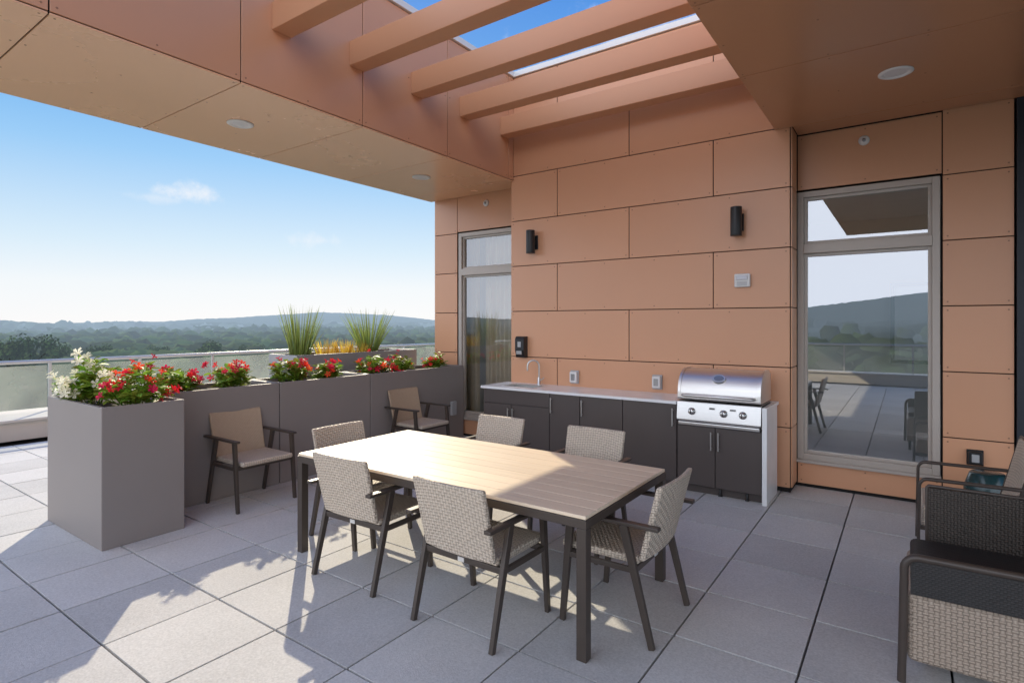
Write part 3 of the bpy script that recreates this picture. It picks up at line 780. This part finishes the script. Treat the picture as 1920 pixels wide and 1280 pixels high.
def flower(x, y, z, rx, ry, h, nl, nb, pet, lab, seed):
    global rng
    rng = random.Random(seed)
    rt = empty('flowering_plant', (x, y, z)); tag(rt, lab, 'flowers', 'flowering plants in the planters')
    f = MB(); b = MB(); st = MB()
    tips = []
    ns = max(8, nl//22)
    for i in range(ns):
        t = rng.uniform(0, 6.283); q = math.sqrt(rng.random())
        tip = Vector((rx*q*math.cos(t), ry*q*math.sin(t), h*(1-.45*q*q)*rng.uniform(.5, 1.22)))
        base = Vector((tip.x*.35, tip.y*.35, -.01)); mid = (base+tip)/2 + Vector((tip.x*.1, tip.y*.1, h*.1))
        st.tube([base, mid, tip], [.004,.003,.002], 5); tips.append(tip)
        for k in range(24):
            s = rng.uniform(.15, 1.0)
            p = base.lerp(mid, s*2) if s < .5 else mid.lerp(tip, s*2-1)
            ang = rng.uniform(0, 6.283); d = Vector((math.cos(ang), math.sin(ang), rng.uniform(-.25, .8)))
            p = p + Vector((math.cos(ang), math.sin(ang), 0))*rng.uniform(0,.035)
            L = rng.uniform(.06, .115)
            leaf(f, p, d, Vector((rng.uniform(-.4,.4), rng.uniform(-.4,.4), 1)), L, L*.48)
    hot = [rng.choice(tips) for _ in range(max(5, nb//3))]
    for i in range(nb):
        tip = rng.choice(hot)
        o = Vector((rng.uniform(-.07,.07), rng.uniform(-.07,.07), rng.uniform(-.07,.045)))
        n = Vector((tip.x*1.2+.05, tip.y-.02, .16)).normalized() + Vector((rng.uniform(-.7,.7), rng.uniform(-.7,.7), rng.uniform(-.4,.6)))
        bloom(b, tip+o+n.normalized()*.03, n, rng.uniform(.028,.042) if pet is PETAL_R else rng.uniform(.034,.048))
    st.build('stems', LEAF, rt, local=True); f.build('foliage', LEAF, rt, local=True); b.build('blossoms', pet, rt, local=True)
ZS = 1.02
flower(-5.70,1.88,ZS,.30,.22,.34,520,48,PETAL_W,'white flowering plant in the large planter at far left',1)
flower(-5.16,1.98,ZS,.20,.24,.30,420,46,PETAL_R,'red flowering plant in the large free-standing planter beside the white one',2)
flower(-5.72,2.56,ZS,.20,.20,.24,360,26,PETAL_R,'red flowers at the near end of the planter behind the nearer armchair',3)
flower(-5.72,3.06,ZS,.20,.20,.25,360,26,PETAL_R,'red flowers above the backrest of the nearer armchair',4)
flower(-5.72,3.78,ZS,.20,.20,.28,380,32,PETAL_R,'red flowers at the near end of the middle planter below the left grass tuft',5)
flower(-5.72,4.22,ZS,.20,.20,.22,320,15,PETAL_R,'sparser red flowers at the far end of the middle planter',6)
flower(-5.72,4.98,ZS,.20,.20,.25,340,28,PETAL_R,'red flowers at the near end of the last planter below the right grass tuft',7)
flower(-5.72,5.42,ZS,.20,.19,.23,320,20,PETAL_R,'red flowers behind the backrest of the farther armchair',8)
flower(-5.72,6.16,ZS,.15,.14,.28,220,14,PETAL_R,'small red flower clump next to the building corner',9)
def grass(x, y, z, h, nb, mat, spread, lab, seed, wid=1.0, name='ornamental_grass', group='ornamental grasses'):
    global rng
    rng = random.Random(seed); m = MB()
    for i in range(nb):
        t = rng.uniform(0, 6.283); q = math.sqrt(rng.random()); hh = h*rng.uniform(.5,1.05); ln = spread*q*rng.uniform(.6,1.2)
        bx, by = .12*q*math.cos(t), .12*q*math.sin(t); wv = rng.uniform(.004,.008)*wid
        s = Vector((-math.sin(t+1), math.cos(t+1), 0))*wv; vs = []
        K = 5
        for k in range(K+1):
            u = k/K; c = Vector((x+bx+ln*math.cos(t)*u**1.2, y+by+ln*math.sin(t)*u**1.2, z+hh*(u-.04*q*u**3)))
            ww = (1-u)**.6*s if k < K else s*.05
            vs += [c-ww, c+ww]
        m.add(vs, [(2*k,2*k+1,2*k+3,2*k+2) for k in range(K)], True)
    tag(m.build(name, mat), lab, 'grass', group)
ZT = 1.235
grass(-6.7,4.56,ZT,.72,150,GRASS,.20,'tall green grass tuft standing left in the taller planter',21,1.3)
grass(-6.7,5.75,ZT,.70,160,GRASS,.33,'wider tall green grass tuft standing right in the taller planter',22,1.3)
grass(-6.7,4.98,ZT,.27,90,GRASS_Y,.09,'short golden tuft just right of the left tall grass',23)
grass(-6.62,5.24,ZT,.25,90,GRASS_Y,.09,'short golden tuft midway between the tall grasses',24)
grass(-6.55,5.44,ZT,.22,70,GRASS_Y,.08,'short golden tuft just left of the right tall grass',25)

# ------------------------------------------------------------------ parapet and railing
m = MB(); m.box(-11.65,-10.55,-5.9,14,.0,.27); m.box(-11.7,-10.5,-5.9,14,.271,.31)
tag(m.build('parapet', PARAPET, bevel=.006), 'low pale parapet along the terrace edge at far left', 'parapet')
m = MB(); m.box(-10.49,5.2,-5.85,-5.35,.0,.27); m.box(-10.49,5.2,-5.9,-5.3,.271,.31)
tag(m.build('parapet', PARAPET, bevel=.006), 'low pale parapet behind the viewer, mirrored as a bright band in the large window', 'parapet')
def railing(p0, p1, n, zb, lab):
    p0 = Vector(p0); p1 = Vector(p1); d = (p1-p0); L = d.length; d.normalize(); sd_ = d.cross(Vector((0,0,1)))
    rt = empty('glass_railing', p0); tag(rt, lab, 'railing', None)
    m = MB(); m.tube([p0+Vector((0,0,1.09)), p1+Vector((0,0,1.09))], .032, 12); m.build('handrail', RAILP, rt)
    for i in range(n+1):
        q = p0+d*(L*i/n)+sd_*.03; m = MB(); m.bar(q+Vector((0,0,zb)), q+Vector((0,0,1.07)), .042, .042, up=(0,1,0)); m.build('post', RAILP, rt, bevel=.003)
        if i < n:
            a = q+d*.024; b = q+d*(L/n-.024); m = MB()
            m.add([a+Vector((0,0,zb+.03)), b+Vector((0,0,zb+.03)), b+Vector((0,0,1.03)), a+Vector((0,0,1.03))], [(0,1,2,3)])
            m.build('glass_panel', RAILGL, rt)
railing((-11.35,-4.66,0),(-11.35,14.84,0),15,.31,'steel and glass railing along the terrace edge beyond the planters')
railing((-11.2,-5.6,0),(5,-5.6,0),10,.31,'steel and glass railing behind the viewer, mirrored in the large window')

# ------------------------------------------------------------------ dining table
TX0, TX1, TY0, TY1 = -3.72, -1.31, 2.51, 3.65
tb = empty('dining_table', ((TX0+TX1)/2, (TY0+TY1)/2, 0)); tag(tb, 'large rectangular dining table with pale plank top and dark bronze legs', 'table')
m = MB(); NP = 9; pw = (TY1-TY0-.012)/NP
for k in range(NP):
    y0 = TY0+.006+k*pw; m.box(TX0+.006, TX1-.006, y0+.0012, y0+pw-.0012, .714, .733)
m.build('tabletop', TEAK, tb, bevel=.0015, seg=1)
m = MB(); m.box(TX0,TX1,TY0,TY0+.02,.668,.7125); m.box(TX0,TX1,TY1-.02,TY1,.668,.7125); m.box(TX0,TX0+.02,TY0+.02,TY1-.02,.668,.7125); m.box(TX1-.02,TX1,TY0+.02,TY1-.02,.668,.7125)
m.box(TX0+.0201,TX1-.0201,TY0+.0201,TY1-.0201,.69,.7095)
m.build('frame', BRONZE, tb, bevel=.002)
for x in (TX0+.001, TX1-.057):
    for y in (TY0+.001, TY1-.057):
        m = MB(); m.box(x, x+.056, y, y+.056, 0, .667); m.build('leg', BRONZE, tb, bevel=.003)

# ------------------------------------------------------------------ chairs
def make_chair(name, bmat):
    rt = empty(name)
    m = MB(); m.box(-.25,.25,-.20,.27,.405,.45); m.build('seat', WICKER, rt, local=True, bevel=.016, seg=3)
    def bf_(u, v):
        x = -.258+.516*u; z = .425+.415*v
        return (x*(1-.03*(1-v)), -.195-.105*v-.022*(1-(x/.258)**2), z)
    m = MB(); m.slab(bf_, (0,-.034,.004), 12, 8); m.build('backrest', bmat, rt, local=True, bevel=.012, seg=3)
    for s in (-1, 1):
        x = .285*s
        m = MB(); m.bar((x,-.29,0),(x,-.13,.622), .026, .032, .03, .045, up=(0,1,0)); m.build('leg', BRONZE, rt, local=True, bevel=.003)
        m = MB(); m.bar((x,.245,0),(x,.19,.622), .026, .032, .03, .045, up=(0,1,0)); m.build('leg', BRONZE, rt, local=True, bevel=.003)
        m = MB(); m.bar((x,-.33,.632),(x,.245,.632), .046, .02); m.build('armrest', BRONZE, rt, local=True, bevel=.004)
    m = MB()
    for s in (-1, 1): m.bar((.285*s,-.18,.39),(.285*s,.2,.39), .022, .03)
    m.bar((-.274,-.187,.39),(.274,-.187,.39), .03, .034); m.bar((-.274,.2,.39),(.274,.2,.39), .03, .034)
    m.build('seat_frame', BRONZE, rt, local=True, bevel=.003)
    m = MB(); m.box(-.022,.022,-.207,-.2025,.378,.402); m.build('maker_tag', TAGM, rt, local=True)
    return rt
ch = make_chair('dining_chair', WICKER); arm = make_chair('armchair', WICKER_T)
used = set()
SPOTS = [(-3.01,2.645,R(1.5),'woven dining chair on the near long side, left one of the two with backs turned','chair'),
         (-2.025,2.60,R(-1),'woven dining chair on the near long side, right one of the two with backs turned','chair'),
         (-1.375,3.10,R(90),'woven dining chair at the right end of the table by the grill','chair'),
         (-3.62,3.05,R(-90),'woven dining chair at the left end of the table nearest the planters','chair'),
         (-3.05,3.86,R(180),'woven dining chair on the far long side, left one, facing the viewer','chair'),
         (-2.08,3.84,R(180),'woven dining chair on the far long side, right one, in front of the cabinets','chair'),
         (-5.13,2.985,R(-90),'tan backed armchair against the planter row, nearer the viewer','armchair'),
         (-5.10,5.22,R(-90),'tan backed armchair against the planter row, farther one near the window','armchair')]
for i, (x, y, a, lab, cat) in enumerate(SPOTS):
    src = ch if cat == 'chair' else arm
    o = src if cat not in used else copy_tree(src); used.add(cat)
    o.location = (x, y, 0); o.rotation_euler.z = a
    tag(o, lab, cat, 'dining chairs around the table' if cat == 'chair' else 'armchairs along the planters')

def make_lounge(seatm, backm, W=.345, zb=.40, r=.015, zt=.85, bulky=False):
    rt = empty('lounge_chair'); w = W-.03
    m = MB()
    if bulky: m.box(-W+.006,W-.006,-.34,.335,.10,.42)
    else: m.box(-w,w,-.28,.33,.22,.41)
    m.build('seat', seatm, rt, local=True, bevel=.03, seg=3)
    if bulky:
        m = MB(); m.box(-w,w-.02,-.25,.32,.422,.50); m.build('cushion', SLING, rt, local=True, bevel=.03, seg=3)
        m = MB(); m.box(-W-.006,-W+.006,-.30,.32,.425,.585); m.build('arm_panel', SLING, rt, local=True, bevel=.003)
        # high mesh panel along the far side, edged by a thin tube
        m = MB(); m.box(W-.008,W+.012,-.42,.235,.42,.775); m.build('side_panel', WICKER_D, rt, local=True, bevel=.006)
        m = MB(); m.tube([(W+.002,.24,.40),(W+.002,.24,.775),(W+.002,.23,.785),(W+.002,-.43,.785),(W+.002,-.43,.40)], .010, 10); m.build('panel_frame', BRONZE, rt, local=True)
    def bk(u, v):
        z = zb+(zt-zb)*v
        return (-w+2*w*u, -.27-.13*max(0,(z-.40)/.45)-(.06 if z < .40 else 0)*min(1,(.40-z)/.1)-.02*(1-(2*u-1)**2), z)
    m = MB(); m.slab(bk, (0,-.03,.004), 10, 14); m.build('backrest', backm, rt, local=True, bevel=.01)
    def arc(c, r, a0, a1, x, n=6): return [(x, c[0]+r*math.cos(R(a0+(a1-a0)*k/n)), c[1]+r*math.sin(R(a0+(a1-a0)*k/n))) for k in range(n+1)]
    for s in (-1, 1):
        x = W*s
        if bulky and s == 1:
            m = MB(); m.tube([(x,.30,0),(x,.30,.12)], r, 12); m.build('leg', BRONZE, rt, local=True)
        else:
            pts = [(x,.355,0),(x,.345,.5)] + arc((.285,.54),.06,0,90,x) + [(x,-.38,.605)]
            m = MB(); m.tube(pts, r, 12); m.build('arm_frame', BRONZE, rt, local=True)
        m = MB(); m.tube([(x,-.40,0),(x,-.28,.40),(x,-.425,zt+.005)], r, 12); m.build('leg', BRONZE, rt, local=True)
    m = MB(); m.tube([(-W,-.425,zt+.005),(-W*.6,-.44,zt+.008),(W*.6,-.44,zt+.008),(W,-.425,zt+.005)], r*.8, 12)
    m.build('back_rail', BRONZE, rt, local=True)
    if not bulky:
        m = MB(); e = W-.012
        m.bar((-e,.348,.25),(e,.348,.25), .03, .03); m.bar((-e,-.31,.25),(e,-.31,.25), .03, .03)
        for s in (-1, 1): m.bar((e*s,-.31,.25),(e*s,.348,.25), .026, .026)
        m.build('seat_frame', BRONZE, rt, local=True)
    return rt
a = make_lounge(WICKER_B, WICKER, .345, .42, .018, .85, True); a.location = (.335, 3.60, 0); a.rotation_euler.z = R(90)
tag(a, 'lounge chair at lower right corner with tan woven base and dark mesh panel', 'lounge chair', 'lounge chairs at the right')
c = make_lounge(WICKER, WICKER, .30, .38, .013, .86); c.location = (.35, 5.24, 0); c.rotation_euler.z = R(90); c.scale = (1, .8, 1)
tag(c, 'woven lounge chair farthest back at right, near the dark outlet', 'lounge chair', 'lounge chairs at the right')
m = MB(); m.lathe([(.10,0),(.12,.01),(.155,.12),(.165,.23),(.155,.34),(.12,.45),(.11,.46),(.001,.465)], (.55,6.1,0), 36)
tag(m.build('garden_stool', TEAL), 'dark teal drum stool by the wall behind the lounge chairs', 'stool')
